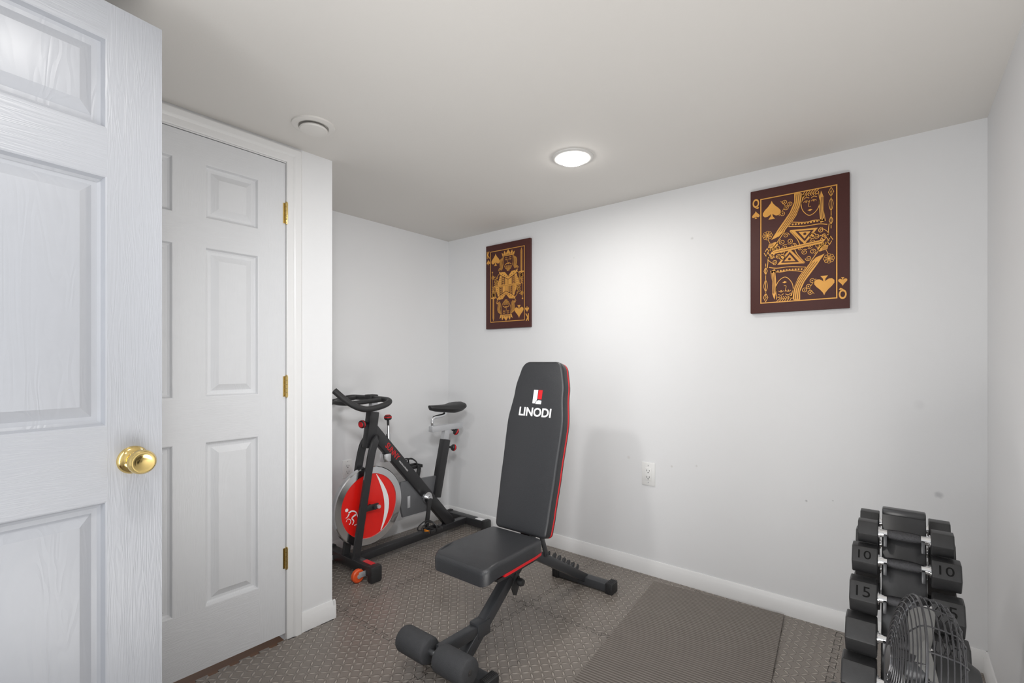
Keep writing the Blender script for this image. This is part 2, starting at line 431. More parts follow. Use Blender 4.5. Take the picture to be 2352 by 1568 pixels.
# ------------------------------------------------------------------ canvas pictures
class Art:
    def __init__(s): s.bm = bmesh.new()
    def _emit(s, polys, layer, mi, sym):
        z = .0009*layer
        for k in ((1, -1) if sym else (1,)):
            for p in polys:
                try: s.bm.faces.new([s.bm.verts.new((q[0]*k, q[1]*k, z)) for q in p]).material_index = mi
                except ValueError: pass
    def fill(s, pts, layer=1, mi=0, sym=True): s._emit([pts], layer, mi, sym)
    def stroke(s, pts, w=.003, layer=1, mi=0, closed=False, sym=True):
        P = [Vector((p[0], p[1], 0)) for p in pts]; n = len(P); A = []; B = []
        for i in range(n):
            if closed: d0 = (P[i]-P[i-1]).normalized(); d1 = (P[(i+1) % n]-P[i]).normalized()
            else:
                d1 = (P[min(i+1, n-1)]-P[max(i, 0)]) if i < n-1 else P[i]-P[i-1]
                d0 = (P[i]-P[i-1]) if i > 0 else d1
                d0 = d0.normalized(); d1 = d1.normalized()
            d = (d0+d1)
            d = d.normalized() if d.length > 1e-6 else d0
            nn = Vector((-d.y, d.x, 0)); c = max(.5, nn.dot(Vector((-d0.y, d0.x, 0))))
            A.append(P[i]+nn*w/2/c); B.append(P[i]-nn*w/2/c)
        m = n if closed else n-1
        s._emit([[A[i], A[(i+1) % n], B[(i+1) % n], B[i]] for i in range(m)], layer, mi, sym)
    def curve(s, pts, w=.003, layer=1, mi=0, sym=True, sub=5):
        s.stroke(spline([(p[0], p[1], 0) for p in pts], sub), w, layer, mi, False, sym)
    def disc(s, x, y, r, layer=1, mi=0, ry=None, n=14):
        ry = ry or r
        s.fill([(x+r*math.cos(2*math.pi*k/n), y+ry*math.sin(2*math.pi*k/n)) for k in range(n)], layer, mi)
    def ring(s, x, y, r, w=.002, layer=1, mi=0, ry=None, n=18):
        ry = ry or r
        s.stroke([(x+r*math.cos(2*math.pi*k/n), y+ry*math.sin(2*math.pi*k/n)) for k in range(n)], w, layer, mi, True)
    def spiral(s, x, y, r, turns=1.4, a0=0, w=.0026, layer=1, mi=0, d=1):
        s.stroke([(x+r*(1-.8*k/16)*math.cos(a0+d*turns*6.283*k/16), y+r*(1-.8*k/16)*math.sin(a0+d*turns*6.283*k/16)) for k in range(17)], w, layer, mi)
    def spade(s, x, y, h, layer=1, mi=0):
        half = [(0, 1), (.1, .76), (.32, .46), (.6, .18), (.80, -.10), (.80, -.36), (.62, -.54), (.38, -.54), (.18, -.42), (.07, -.30), (.10, -.56), (.30, -.84)]
        k = h/1.84
        pts = [(x+a*k, y+b*k) for a, b in half]+[(x-a*k, y+b*k) for a, b in half[::-1][:-1]]
        s.fill(pts, layer, mi)
    def flower(s, x, y, r, layer=1, mi=0):
        for k in range(8):
            a = k*math.pi/4; s.ring(x+.62*r*math.cos(a), y+.62*r*math.sin(a), r*.34, .0020, layer, mi, n=10)
        s.disc(x, y, r*.22, layer, mi)
    def letter(s, ch, x, y, w, h, layer=1, bold=.03):
        for k in (0, math.pi):
            m = Matrix.Rotation(k, 4, 'Z') @ Matrix.Translation((x, y, .0009*layer))
            text_mesh(s.bm, ch, w, m, h, 0, .0003, bold)
def rect(x, y, a, b): return [(x-a, y-b), (x+a, y-b), (x+a, y+b), (x-a, y+b)]

def common(A, ch):
    A.stroke(rect(0, 0, .153, .252), .0048, 1, 0, True, sym=False)
    A.letter(ch, -.175, .234, .029, .050); A.spade(-.175, .180, .038); A.spade(-.106, .188, .088)

def queen(A):
    common(A, 'Q')
    A.fill([(.012, .249), (.030, .232), (.014, .19), (-.004, .145), (-.03, .105), (-.075, .06), (-.108, .048), (-.075, .1), (-.03, .165), (-.012, .21), (-.012, .249)], 1)
    for k in range(4): A.curve([(-.004+.008*k, .245), (-.012+.008*k, .19), (-.04+.008*k, .135), (-.08+.010*k, .08)], .0018, 2, 1)
    A.fill([(.094, .24), (.104, .21), (.104, .15), (.112, .10), (.092, .094), (.088, .14), (.086, .19)], 1)
    for k in range(3): A.curve([(.096+.003*k, .21), (.092+.005*k, .16), (.096+.006*k, .10)], .0016, 2, 1)
    A.curve([(.022, .235), (.016, .20), (.022, .165), (.046, .137), (.070, .146), (.086, .172), (.088, .205), (.084, .24)], .0030)
    for x in (.036, .066):
        A.curve([(x-.011, .200), (x, .206), (x+.011, .200)], .0024); A.curve([(x-.010, .214), (x, .221), (x+.012, .216)], .0028); A.disc(x, .200, .003)
    A.curve([(.050, .206), (.045, .182), (.049, .176), (.055, .178)], .0022)
    A.fill([(.041, .161), (.051, .165), (.061, .162), (.051, .155)], 1)
    for k in range(6): A.curve([(.03+.011*k, .249), (.024+.0095*k, .236), (.03+.009*k, .226)], .0030)
    A.curve([(.018, .228), (.05, .238), (.088, .226)], .003)
    A.curve([(-.02, .118), (.03, .108), (.075, .11), (.108, .10)], .0036); A.curve([(-.035, .100), (.03, .090), (.085, .09), (.118, .082)], .0036)
    for k in range(11): A.disc(-.018+.0122*k, .107-.0012*k+.00012*k*k, .0042, 1, 0, n=9)
    A.fill([(-.03, .082), (.082, .074), (.030, .006)], 1); A.fill([(-.008, .073), (.066, .067), (.030, .020)], 2, 1)
    A.fill([(.006, .067), (.054, .062), (.030, .032)], 3, 0); A.disc(.031, .054, .006, 4, 1)
    A.curve([(-.048, .085), (-.075, .045), (-.095, .015), (-.125, -.01)], .0034); A.curve([(-.030, .078), (.0, .035), (.012, .002)], .0034)
    for (x, y, r, a) in ((-.045, .060, .013, 0), (-.062, .032, .014, 2), (-.030, .030, .014, 4), (-.05, .004, .014, 1), (-.082, .008, .012, 3), (-.014, .008, .012, 5)): A.spiral(x, y, r, 1.5, a)
    for (x, y, r, a) in ((.094, .060, .012, 1), (.078, .036, .012, 3), (.104, .034, .010, 5), (.062, .014, .012, 2)): A.spiral(x, y, r, 1.5, a)
    A.curve([(.125, .085), (.122, .05), (.128, .02)], .003); A.curve([(.09, .074), (.118, .05), (.128, .02)], .0026)
    for k in range(5): A.curve([(-.112+.010*k, -.004-.002*k), (-.104+.010*k, .010-.002*k), (-.098+.010*k, -.006-.002*k)], .0026)
    A.fill([(-.118, .030), (-.088, .036), (-.078, .022), (-.090, .008), (-.122, .012)], 1)
    for k in range(4): A.stroke([(-.120, .015+.005*k), (-.098, .017+.005*k)], .0013, 2, 1)
    A.flower(-.124, .072, .022); A.stroke([(-.121, .05), (-.112, .03)], .0024)
    z = [(.088+.0085*k, .018+(.008 if k % 2 else -.008)) for k in range(7)]; A.stroke(z, .003)
    z = [(.092+.0085*k, -.002+(.008 if k % 2 else -.008)) for k in range(6)]; A.stroke(z, .003)
    for k in range(5): A.disc(.084+.009*k, .036, .0026)
    A.stroke([(.132, .235), (.132, .062)], .0028)
    A.stroke([(.132, .247), (.142, .226), (.132, .205), (.122, .226)], .0026, 1, 0, True); A.disc(.132, .226, .004)
    A.stroke([(.132, .118), (.139, .098), (.132, .078), (.125, .098)], .0026, 1, 0, True)
    for s in (-1, 1): A.curve([(.132, .2), (.132+.008*s, .175), (.132+.004*s, .15), (.132, .142)], .002)
    for (x, y) in ((-.052, .218), (-.030, .205), (-.045, .190), (-.06, .165)): A.ring(x, y, .009, .0026); A.disc(x, y, .003)
    A.curve([(-.068, .225), (-.05, .200), (-.075, .158)], .0022)
    A.fill([(-.112, -.022), (-.098, -.004), (.112, .018), (.098, .0)], 2, 0, sym=False)
    A.stroke([(-.10, -.0125), (.10, .0095)], .0016, 3, 1, sym=False); A.ring(.062, .04, .012, .003); A.disc(.062, .04, .005)
    for k in range(9): A.disc(-.08+.02*k, -.0155+.00215*k-.008, .0024, 3, 1, n=8)

def king(A):
    common(A, 'K')
    A.fill([(-.05, .232), (-.042, .205), (.062, .205), (.070, .232), (.052, .222), (.045, .244), (.030, .224), (.010, .250), (-.010, .224), (-.025, .244), (-.032, .222)], 1)
    A.stroke([(-.038, .212), (.058, .212)], .0022, 2, 1)
    for k in range(5): A.disc(-.03+.02*k, .220, .003, 2, 1, n=8)
    A.curve([(-.030, .203), (-.034, .165), (-.026, .138), (-.01, .115), (.01, .106), (.03, .115), (.046, .138), (.054, .165), (.050, .203)], .003)
    for x in (-.008, .028):
        A.curve([(x-.010, .178), (x, .184), (x+.010, .178)], .0028); A.curve([(x-.011, .191), (x, .196), (x+.011, .191)], .0032); A.disc(x, .177, .003)
    A.curve([(.010, .184), (.006, .160), (.012, .156), (.018, .160)], .0024)
    A.curve([(-.018, .144), (0, .153), (.010, .148), (.020, .153), (.038, .144)], .005)
    for k in range(7): A.curve([(-.014+.008*k, .138), (-.008+.006*k, .122), (.001+.003*k, .100)], .0026)
    for s, cx in ((-1, -.036), (1, .056)):
        for k in range(5): A.curve([(cx+s*.006*k, .203-.004*k), (cx+s*(.008+.006*k), .165), (cx+s*(.004+.006*k), .128), (cx+s*(.016+.006*k), .108+.004*k)], .003)
        A.spiral(cx+s*.036, .112, .010, 1.3, 0, .0026)
    A.fill([(-.075, .100), (-.02, .094), (.01, .062), (.04, .094), (.096, .100), (.085, .080), (.01, .042), (-.065, .080)], 1)
    for k in range(9): A.disc(-.056+.0165*k, .090-.030*math.sin(math.pi*k/8)+(.004 if k in (0, 8) else 0), .0032, 2, 1, n=8)
    A.fill([(-.022, .052), (.01, .038), (.042, .052), (.042, 0), (-.022, 0)], 1)
    for k in range(3): A.stroke([(-.012+.011*k+.0, .042), (-.012+.011*k, .002)], .002, 2, 1)
    for s, c in ((-1, -.03), (1, .05)):
        A.stroke([(c, .060), (c, 0)], .0034); A.stroke([(c+s*.014, .066), (c+s*.018, 0)], .0034)
        for k in range(4): A.disc(c+s*.0075, .010+.0135*k, .0040, 1, n=8)
        A.fill([(c+s*.020, .070), (c+s*.034, .074), (c+s*.056, .018), (c+s*.050, 0), (c+s*.024, 0)], 1)
        for k in range(4): A.stroke([(c+s*.026, .012+.014*k), (c+s*.044, .016+.013*k)], .0022, 2, 1)
        A.curve([(c+s*.040, .088), (c+s*.066, .062), (c+s*.078, .020), (c+s*.070, -.010)], .0034)
        for (y, r) in ((.062, .009), (.036, .010), (.012, .010)): A.spiral(c+s*.062, y, r, 1.4, y*60, .0026)
        for k in range(5): A.stroke([(c+s*(.076), .070-.016*k), (c+s*.092, .062-.016*k)], .003)
    A.fill([(.127, .246), (.134, .225), (.133, .085), (.121, .085), (.120, .225)], 1); A.stroke([(.127, .235), (.127, .09)], .0016, 2, 1)
    A.fill(rect(.127, .080, .020, .0045), 1); A.fill(rect(.127, .058, .005, .018), 1); A.ring(.127, .034, .008, .003)
    A.fill([(.104, .070), (.140, .070), (.143, .050), (.108, .046)], 1)
    for k in range(3): A.stroke([(.112, .052+.006*k), (.140, .054+.006*k)], .0013, 2, 1)
    A.fill([(-.118, .040), (-.092, .046), (-.084, .028), (-.112, .020)], 1)
    for k in range(3): A.stroke([(-.114, .025+.006*k), (-.094, .029+.006*k)], .0013, 2, 1)
    A.stroke([(-.136, .10), (-.136, -.06)], .0026); A.disc(-.136, .104, .006); A.flower(-.13, .066, .014)
    A.fill([(-.115, -.006), (-.115, .006), (.115, .006), (.115, -.006)], 3, 0, sym=False); A.stroke([(-.11, 0), (.11, 0)], .0016, 4, 1, sym=False)

def picture(cx, label, fn):
    t = thing('canvas_picture', label, 'picture', (cx, YB, 1.44), 0)
    bm = bmesh.new(); bx(bm, -.2, .2, -.022, 0, 0, .6, .003); obj('canvas', bm, M_CANVAS, t)
    A = Art(); fn(A)
    bmesh.ops.transform(A.bm, matrix=mat_from((0, -.0222, .3), (1, 0, 0), (0, 0, 1), (0, -1, 0)), verts=A.bm.verts)
    obj('printed_card_design', A.bm, [M_GOLD, M_CANVAS], t)
picture(-.362, 'maroon canvas of a gold queen of spades playing card above the dumbbell rack', queen)
picture(-2.118, 'maroon canvas of a gold king of spades playing card near the alcove corner', king)

# ------------------------------------------------------------------ exercise mat
def make_mat():
    L_, W, per = 1.75, .615, .0140
    bm = bmesh.new(); prof = []
    n = int(L_/per)
    for k in range(n):
        y = -k*per
        prof += [(y, .0060), (y-per*.32, .0060), (y-per*.42, .0115), (y-per*.90, .0115)]
    outline = [(prof[0][0], .001)]+prof+[(prof[-1][0], .001)]
    A = [bm.verts.new((-W, y, z)) for y, z in outline]; B = [bm.verts.new((0, y, z)) for y, z in outline]
    for i in range(len(A)-1): bm.faces.new((A[i], B[i], B[i+1], A[i+1]))
    bm.faces.new((A[0], A[-1], B[-1], B[0])); bm.faces.new(A); bm.faces.new(B[::-1])
    return bm
o = obj('exercise_mat', make_mat(), M_MAT, None, ang=10, loc=(-.415, 2.556, .0006)); o.rotation_euler = (0, 0, R(5))
tag(o, 'dark ribbed rubber exercise mat laid on the foam floor beside the bench', 'exercise mat')

# ------------------------------------------------------------------ weight bench
wb = thing('weight_bench', 'black adjustable weight bench with red edging and foam rollers', 'weight bench', (-1.316, 1.75, 0), R(.8))
B0 = Vector((0, -.078, .438)); B1 = Vector((0, .105, 1.205)); ev = (B1-B0); LB = ev.length; ev.normalize()
nv = Vector((1, 0, 0)).cross(ev)
MB_ = mat_from(B0, (1, 0, 0), ev, nv)
def interp(tab, t):
    for (a, x), (b, y) in zip(tab, tab[1:]):
        if t <= b:
            u = (t-a)/(b-a); u = u*u*(3-2*u); return x+(y-x)*u
    return tab[-1][1]
TAB = [(0, .143), (.12, .148), (.35, .154), (.62, .160), (.82, .142), (1, .116)]
def outline(L_, tab, r0, r1, n=40):
    ls = [r0*(1-math.cos(a*math.pi/12)) for a in range(7)]+[r0+(L_-r0-r1)*k/n for k in range(1, n)]+[L_-r1*(1-math.sin(a*math.pi/12)) for a in range(7)]
    right = []
    for l in ls:
        h = interp(tab, l/L_)
        if l < r0: h = h-r0+math.sqrt(max(0, r0*r0-(r0-l)**2))
        if l > L_-r1: q = r1-(L_-l); h = h-r1+math.sqrt(max(0, r1*r1-q*q))
        right.append((h, l))
    return right+[(-h, l) for h, l in right[::-1]]
def padpiece(bm, tab, L_, r0, r1, z0, z1, bev, M_, sc=1.):
    pts = [(h*sc, l, z0) for h, l in outline(L_, tab, r0, r1)]
    t = bmesh.new(); prism(t, pts, (0, 0, z1-z0), bev, 0, 4, True)
    bmesh.ops.transform(t, matrix=M_, verts=t.verts); merge(bm, t)
bm = bmesh.new(); padpiece(bm, TAB, LB, .022, .040, -.040, 0, .012, MB_); bk = obj('backrest', bm, M_VINYL, wb)
bm = bmesh.new(); padpiece(bm, TAB, LB, .022, .040, -.0485, -.0395, .002, MB_, 1.008); e1 = obj('red_edging', bm, M_RED, bk)
bm = bmesh.new(); padpiece(bm, TAB, LB, .022, .040, -.058, -.048, .001, MB_, .99); obj('back_board', bm, M_BLACK2, bk)
lm = MB_ @ Matrix.Translation((-0.002, .544, .0002))
bm = bmesh.new(); text_mesh(bm, 'LINODI', .182, lm, .042, 0, .0008, .025); obj('lettering', bm, M_WHITE, bk)
def flat(bm, pts, M_, th=.0008, mi=0):
    prism(bm, [M_ @ Vector((x, y, 0)) for x, y in pts], (M_.to_3x3() @ Vector((0, 0, th))), 0, mi)
lm = MB_ @ Matrix.Translation((0.002, .616, .0002))
bm = bmesh.new()
K_ = .92
def kk(p): return [(a*K_, b*K_) for a, b in p]
flat(bm, kk([(-.027, -.034), (-.027, .036), (-.001, .036), (-.001, -.012), (-.012, -.034)]), lm, mi=0)
flat(bm, kk([(-.008, -.036), (.027, -.036), (.027, -.018), (.010, -.016), (-.002, -.020)]), lm, mi=0)
flat(bm, kk([(.002, -.010), (.002, .036), (.027, .036), (.027, -.012), (.012, -.012)]), lm, mi=1)
obj('emblem', bm, [M_WHITE, M_RED], bk)
# seat
LS = .375
STAB = [(0, .146), (.3, .150), (.8, .146), (1, .140)]
MS = mat_from((0, -.466, .010), (1, 0, 0), (0, 1, 0), (0, 0, 1))
def seat_bm():
    bm = bmesh.new()
    t = bmesh.new(); pts = [(h, l, 0) for h, l in outline(LS, STAB, .035, .02)]
    prism(t, pts, (0, 0, .056), .016, 0, 4, True)
    for v in t.verts:
        l = v.co.y
        dz = -.020*max(0, 1-l/.085)**2
        v.co.z += .382+dz
    bmesh.ops.transform(t, matrix=MS, verts=t.verts); merge(bm, t); return bm
st = obj('seat', seat_bm(), M_VINYL, wb)
bm = bmesh.new(); pts = [(h*1.01, l, .372) for h, l in outline(LS, STAB, .03, .02) if l > .10]
prism(bm, [MS @ Vector(p) for p in pts], (0, 0, .0105)); obj('red_edging', bm, M_RED, st)
bm = bmesh.new(); pts = [(h*.97, l, .361) for h, l in outline(LS, STAB, .03, .02) if l > .07]
prism(bm, [MS @ Vector(p) for p in pts], (0, 0, .0115)); obj('seat_board', bm, M_BLACK2, st)
HG = (0, -.045, .345)
def f_front(bm): beam(bm, (0, -.455, .035), HG, .044, .046)
part('front_leg', M_GREYM, wb, f_front)
def f_foot(bm): bx(bm, -.155, .155, -.485, -.430, .004, .048, .006)
ff = part('front_foot', M_GREYM, wb, f_foot)
def f_cap(bm, y0, y1, x0, x1):
    bx(bm, x0, x1, y0, y1, 0, .054, .006)
    for k in range(5): bx(bm, x0+.006+k*.007, x0+.009+k*.007, y0-.002, y1+.002, .002, .056, .0008)
for s in (-1, 1):
    x0 = -.175 if s < 0 else .132
    part('rubber_cap', M_BLACK2, ff, f_cap, -.491, -.424, x0, x0+.043)
bm = bmesh.new(); box(bm, (.02, -.457, .0488), (.07, .045, .0012)); obj('sticker', bm, M_WHITE, ff)
def f_ext(bm):
    beam(bm, (0, -.330, .130), (0, -.560, .137), .04, .04)
    bx(bm, -.026, .026, -.372, -.300, .100, .160, .004)
part('extension_tube', M_GREYM, wb, f_ext)
RZ = .137
def f_rb(bm): cyl(bm, (-.175, -.580, RZ), (.175, -.580, RZ), .011)
rb = part('roller_bar', M_CHROME, wb, f_rb)
for s in (-1, 1):
    bm = bmesh.new()
    lathe(bm, [(0, -.075), (.040, -.075), (.046, -.071), (.049, -.062), (.049, .062), (.046, .071), (.040, .075), (0, .075)], mat_from((s*.100, -.580, RZ), (0, 1, 0), (0, 0, 1), (1, 0, 0)), 32)
    obj('foam_roller', bm, M_FOAMR, wb, ang=50)
def f_lad(bm):
    p0 = Vector((0, -.06, .365)); p1 = Vector((0, .50, .035)); beam(bm, p0, p1, .045, .045)
    d = (p1-p0).normalized(); up = Vector((0, -d.z, d.y))
    if up.z < 0: up = -up
    for s in (-.018, .018):
        for k in range(6):
            q = p0+d*(.25+.05*k)+up*.020+Vector((s, 0, 0))
            a = [q, q+d*.034, q+d*.030+up*.020, q+d*.018+up*.026, q+d*.012+up*.010]
            prism(bm, [x-Vector((.003, 0, 0)) for x in a], (.006, 0, 0))
part('ladder_beam', M_GREYM, wb, f_lad)
def f_rf(bm): bx(bm, -.165, .165, .475, .53, .004, .048, .006)
rf = part('rear_foot', M_GREYM, wb, f_rf)
for s in (-1, 1):
    x0 = -.185 if s < 0 else .142
    part('rubber_cap', M_BLACK2, rf, f_cap, .469, .536, x0, x0+.043)
def f_strut(bm):
    for x in (-.026, .026): beam(bm, (x, -.008, .56), (x, .105, .285), .008, .026, .002)
    cyl(bm, (-.034, .105, .288), (.034, .105, .288), .008)
    cyl(bm, (-.034, -.008, .56), (.034, -.008, .56), .008)
part('support_strut', M_GREYM, wb, f_strut)
def f_brk(bm):
    prism(bm, [(-.036, -.26, .371), (-.036, -.05, .371), (-.036, -.02, .31), (-.036, -.09, .30), (-.036, -.15, .26)], (.006, 0, 0))
    prism(bm, [(.030, -.26, .371), (.030, -.05, .371), (.030, -.02, .31), (.030, -.09, .30), (.030, -.15, .26)], (.006, 0, 0))
    for k in range(4): cyl(bm, (.036, -.135-.014*k, .270+.022*k), (.044, -.135-.014*k, .270+.022*k), .007)
    beam(bm, (0, -.035, .34), (0, .002, .62), .05, .02)
part('seat_bracket', M_BLACK2, wb, f_brk)
def f_knob(bm):
    cyl(bm, (.025, -.150, .262), (.060, -.150, .262), .006)
    lathe(bm, [(0, .03), (.013, .028), (.017, .018), (.016, .006), (.008, 0), (0, 0)], mat_from((.05, -.150, .262), (0, 1, 0), (0, 0, 1), (1, 0, 0)), 20)
    prism(bm, [(.034, -.178, .235), (.034, -.150, .29), (.034, -.125, .285), (.034, -.128, .225), (.034, -.145, .195), (.034, -.165, .205)], (.006, 0, 0), .002)
part('adjustment_knob', M_BLACK2, wb, f_knob)

# ------------------------------------------------------------------ exercise bike (front wheel toward -y)
bk = thing('exercise_bike', 'black spin bike with red and silver flywheel in the alcove', 'exercise bike', (-2.45, 2.0, 0))
def q(fn, name, m, par=bk): return part(name, m, par, fn)
def a_(bm): bx(bm, -.215, .215, -.48, -.42, .030, .085, .006)
ft = q(a_, 'front_foot', M_BLACK)
for s in (-1, 1):
    def c_(bm, s=s): x0 = .205*s; bx(bm, min(x0, x0+.045*s), max(x0, x0+.045*s), -.486, -.414, 0, .091, .012)
    q(c_, 'rubber_cap', M_BLACK2, ft)
    def w_(bm, s=s):
        lathe(bm, [(.012, -.013), (.030, -.013), (.036, -.008), (.036, .008), (.030, .013), (.012, .013)], mat_from((s*.165, -.515, .037), (0, 1, 0), (0, 0, 1), (1, 0, 0)), 28)
    tw = q(w_, 'transport_wheel', M_ORANGE, bk)
    def h_(bm, s=s):
        cyl(bm, (s*.165-.017, -.515, .037), (s*.165+.017, -.515, .037), .012)
        for k in (-.019, .019): box(bm, (s*.165+k, -.495, .045), (.004, .05, .03), None, .001)
    q(h_, 'wheel_bracket', M_SILVER, tw)
def s_(bm): bx(bm, .12, .200, -.455, -.425, .0845, .0865)
q(s_, 'red_sticker', M_RED, ft)
def a_(bm): bx(bm, -.18, .18, .47, .53, .025, .080, .006)
rf = q(a_, 'rear_foot', M_BLACK)
for s in (-1, 1):
    def c_(bm, s=s): x0 = .17*s; bx(bm, min(x0, x0+.04*s), max(x0, x0+.04*s), .464, .536, 0, .086, .012)
    q(c_, 'rubber_cap', M_BLACK2, rf)
def s_(bm): bx(bm, .10, .165, .480, .52, .0795, .0815)
q(s_, 'label_plate', M_WHITE, rf)
def a_(bm): beam(bm, (0, -.45, .058), (0, .50, .055), .05, .045)
q(a_, 'base_beam', M_BLACK)
FW = mat_from((0, -.335, .349), (0, 1, 0), (0, 0, 1), (1, 0, 0))
def a_(bm): lathe(bm, [(.185, .006), (.190, .017), (.228, .017), (.233, .012), (.233, -.012), (.228, -.017), (.190, -.017), (.185, -.006)], FW, 72)
fw = q(a_, 'flywheel', M_CHROME)
def a_(bm): lathe(bm, [(0, .012), (.188, .012), (.190, .009), (.190, -.009), (.188, -.012), (0, -.012)], FW, 72)
dd = q(a_, 'red_disc', M_REDF, fw)
def g_(bm):
    Mx = FW @ Matrix.Translation((0, 0, .0122))
    n = 14; A = []; B = []
    for k in range(n+1):
        t = k/n; yy = .178-.345*t
        A.append((.045+.060*math.sin(t*2.6), yy)); B.append((.045+.060*math.sin(t*2.6)+.004+.030*math.sin(t*3.1), yy))
    flat(bm, A+B[::-1], Mx)
    def rib(pts, ws):
        P = spline([(x, y, 0) for x, y in pts], 4); m = len(P)-1
        for i, (a, b) in enumerate(zip(P, P[1:])):
            d = (b-a).normalized(); nn = Vector((-d.y, d.x, 0))/2
            w0 = ws[0]+(ws[1]-ws[0])*i/m; w1 = ws[0]+(ws[1]-ws[0])*(i+1)/m
            flat(bm, [(a-nn*w0).to_2d(), (b-nn*w1).to_2d(), (b+nn*w1).to_2d(), (a+nn*w0).to_2d()], Mx, .0006)
    rib([(-.080, -.050), (-.092, -.018), (-.118, -.004), (-.140, -.012)], (.003, .011))
    rib([(-.135, -.012), (-.146, -.030), (-.158, -.036)], (.008, .003))
    rib([(-.092, -.030), (-.118, -.044), (-.106, -.066), (-.116, -.084)], (.010, .004))
    rib([(-.156, -.058), (-.146, -.044), (-.130, -.050), (-.126, -.066), (-.136, -.078)], (.002, .005))
    rib([(-.104, -.090), (-.088, -.088), (-.078, -.074), (-.080, -.060)], (.005, .002))
    flat(bm, [(-.152+.010*math.cos(k), .008+.010*math.sin(k)) for k in [i*.5236 for i in range(12)]], Mx, .0008)
q(g_, 'white_graphic', M_WHITE, dd)
def a_(bm):
    cyl(bm, (-.075, -.335, .349), (.075, -.335, .349), .010)
    for s in (-1, 1): box(bm, (s*.052, -.345, .349), (.012, .085, .034), None, .003); cyl(bm, (s*.058, -.335, .349), (s*.072, -.335, .349), .014, n=6)
q(a_, 'axle', M_BLACK2, fw)
def a_(bm): cyl(bm, (.072, -.318, .352), (.085, -.318, .352), .011)
q(a_, 'axle_nut', M_SILVER, fw)
for s in (-1, 1):
    def a_(bm, s=s):
        P = spline([(s*.052, -.455, .07), (s*.052, -.420, .28), (s*.052, -.385, .48), (s*.052, -.350, .66), (s*.048, -.325, .725), (s*.030, -.300, .745), (0, -.290, .735)], 5)
        sec = []
        for i, p in enumerate(P):
            d = (P[min(i+1, len(P)-1)]-P[max(i-1, 0)]).normalized()
            u = Vector((0, d.z, -d.y)); u = u.normalized() if u.length > .1 else Vector((0, 0, 1)); v = d.cross(u)
            a, b = .024, .011
            sec.append([bm.verts.new(p+u*a*cx+v*b*cy) for cx, cy in ((1, .5), (.8, 1), (-.8, 1), (-1, .5), (-1, -.5), (-.8, -1), (.8, -1), (1, -.5))])
        for A, B in zip(sec, sec[1:]):
            for j in range(8): bm.faces.new((A[j], A[(j+1) % 8], B[(j+1) % 8], B[j]))
        bm.faces.new(sec[0]); bm.faces.new(sec[-1])
    q(a_, 'fork_blade', M_BLACK)
def a_(bm): beam(bm, (0, -.335, .69), (0, -.305, .905), .052, .062, .006)
q(a_, 'head_tube', M_BLACK)
def a_(bm): beam(bm, (0, -.308, .89), (0, -.300, .965), .034, .042, .003)
q(a_, 'handlebar_post', M_SILVER)
def a_(bm):
    near = [(0, -.315, .985), (.10, -.325, .986), (.18, -.330, .984), (.225, -.355, .975), (.242, -.42, .958), (.242, -.52, .950), (.225, -.60, .985), (.200, -.675, 1.055)]
    full = [(-x, y, z) for x, y, z in near[::-1]]+near[1:]
    tube(bm, spline(full, 6), .0165, 12)
hb = q(a_, 'handlebar', M_BLACK2)
def a_(bm): bx(bm, -.03, .03, -.345, -.285, .958, 1.008, .006); tube(bm, spline([(-.13, -.328, .985), (-.10, -.46, .975), (-.05, -.52, .97), (.05, -.52, .97), (.10, -.46, .975), (.13, -.328, .985)], 6), .013, 10)
q(a_, 'inner_grip', M_BLACK2, hb)
D0 = Vector((0, -.315, .800)); D1 = Vector((0, .335, .062))
def a_(bm): beam(bm, D0, D1, .046, .076, .008)
db = q(a_, 'main_beam', M_BLACK)
dv = (D1-D0).normalized(); du = Vector((0, -dv.z, dv.y)); du = du if du.z > 0 else -du
def a_(bm): text_mesh(bm, 'SUNNY', .135, mat_from(D0+dv*.21+Vector((.0232, 0, .006)), dv, du, (1, 0, 0)), .036, 0, .0006, .012)
q(a_, 'red_lettering', M_RED, db)
def a_(bm): text_mesh(bm, 'HEALTH & FITNESS', .100, mat_from(D0+dv*.335+Vector((.0232, 0, -.004)), dv, du, (1, 0, 0)), .009, 0, .0006, .0)
q(a_, 'white_lettering', M_WHITE, db)
def a_(bm): beam(bm, (0, .285, .665), (0, .195, .28), .05, .060, .006)
q(a_, 'seat_tube', M_BLACK)
def a_(bm): prism(bm, [(-.020, -.095, .440), (-.020, .215, .425), (-.020, .226, .300), (-.020, .13, .205), (-.020, -.08, .210), (-.020, -.11, .33)], (.022, 0, 0), .005)
cg = q(a_, 'chain_guard', M_GUARD)
def a_(bm): box(bm, (.0028, -.035, .30), (.002, .022, .075), None, .0008)
q(a_, 'guard_slot', M_SILVER, cg)
CA = Vector((0, .078, .315))
def a_(bm): cyl(bm, CA+Vector((-.085, 0, 0)), CA+Vector((.085, 0, 0)), .016); cyl(bm, CA+Vector((.044, 0, 0)), CA+Vector((.060, 0, 0)), .034)
ck = q(a_, 'crank', M_CHROME)
PN = Vector((.098, .035, .140)); PF = Vector((-.098, .130, .482))
for P_, s in ((PN, 1), (PF, -1)):
    def a_(bm, P_=P_, s=s): beam(bm, CA+Vector((s*.078, 0, 0)), P_+Vector((-s*.006, 0, 0)), .016, .028, .004)
    q(a_, 'crank_arm', M_BLACK2, ck)
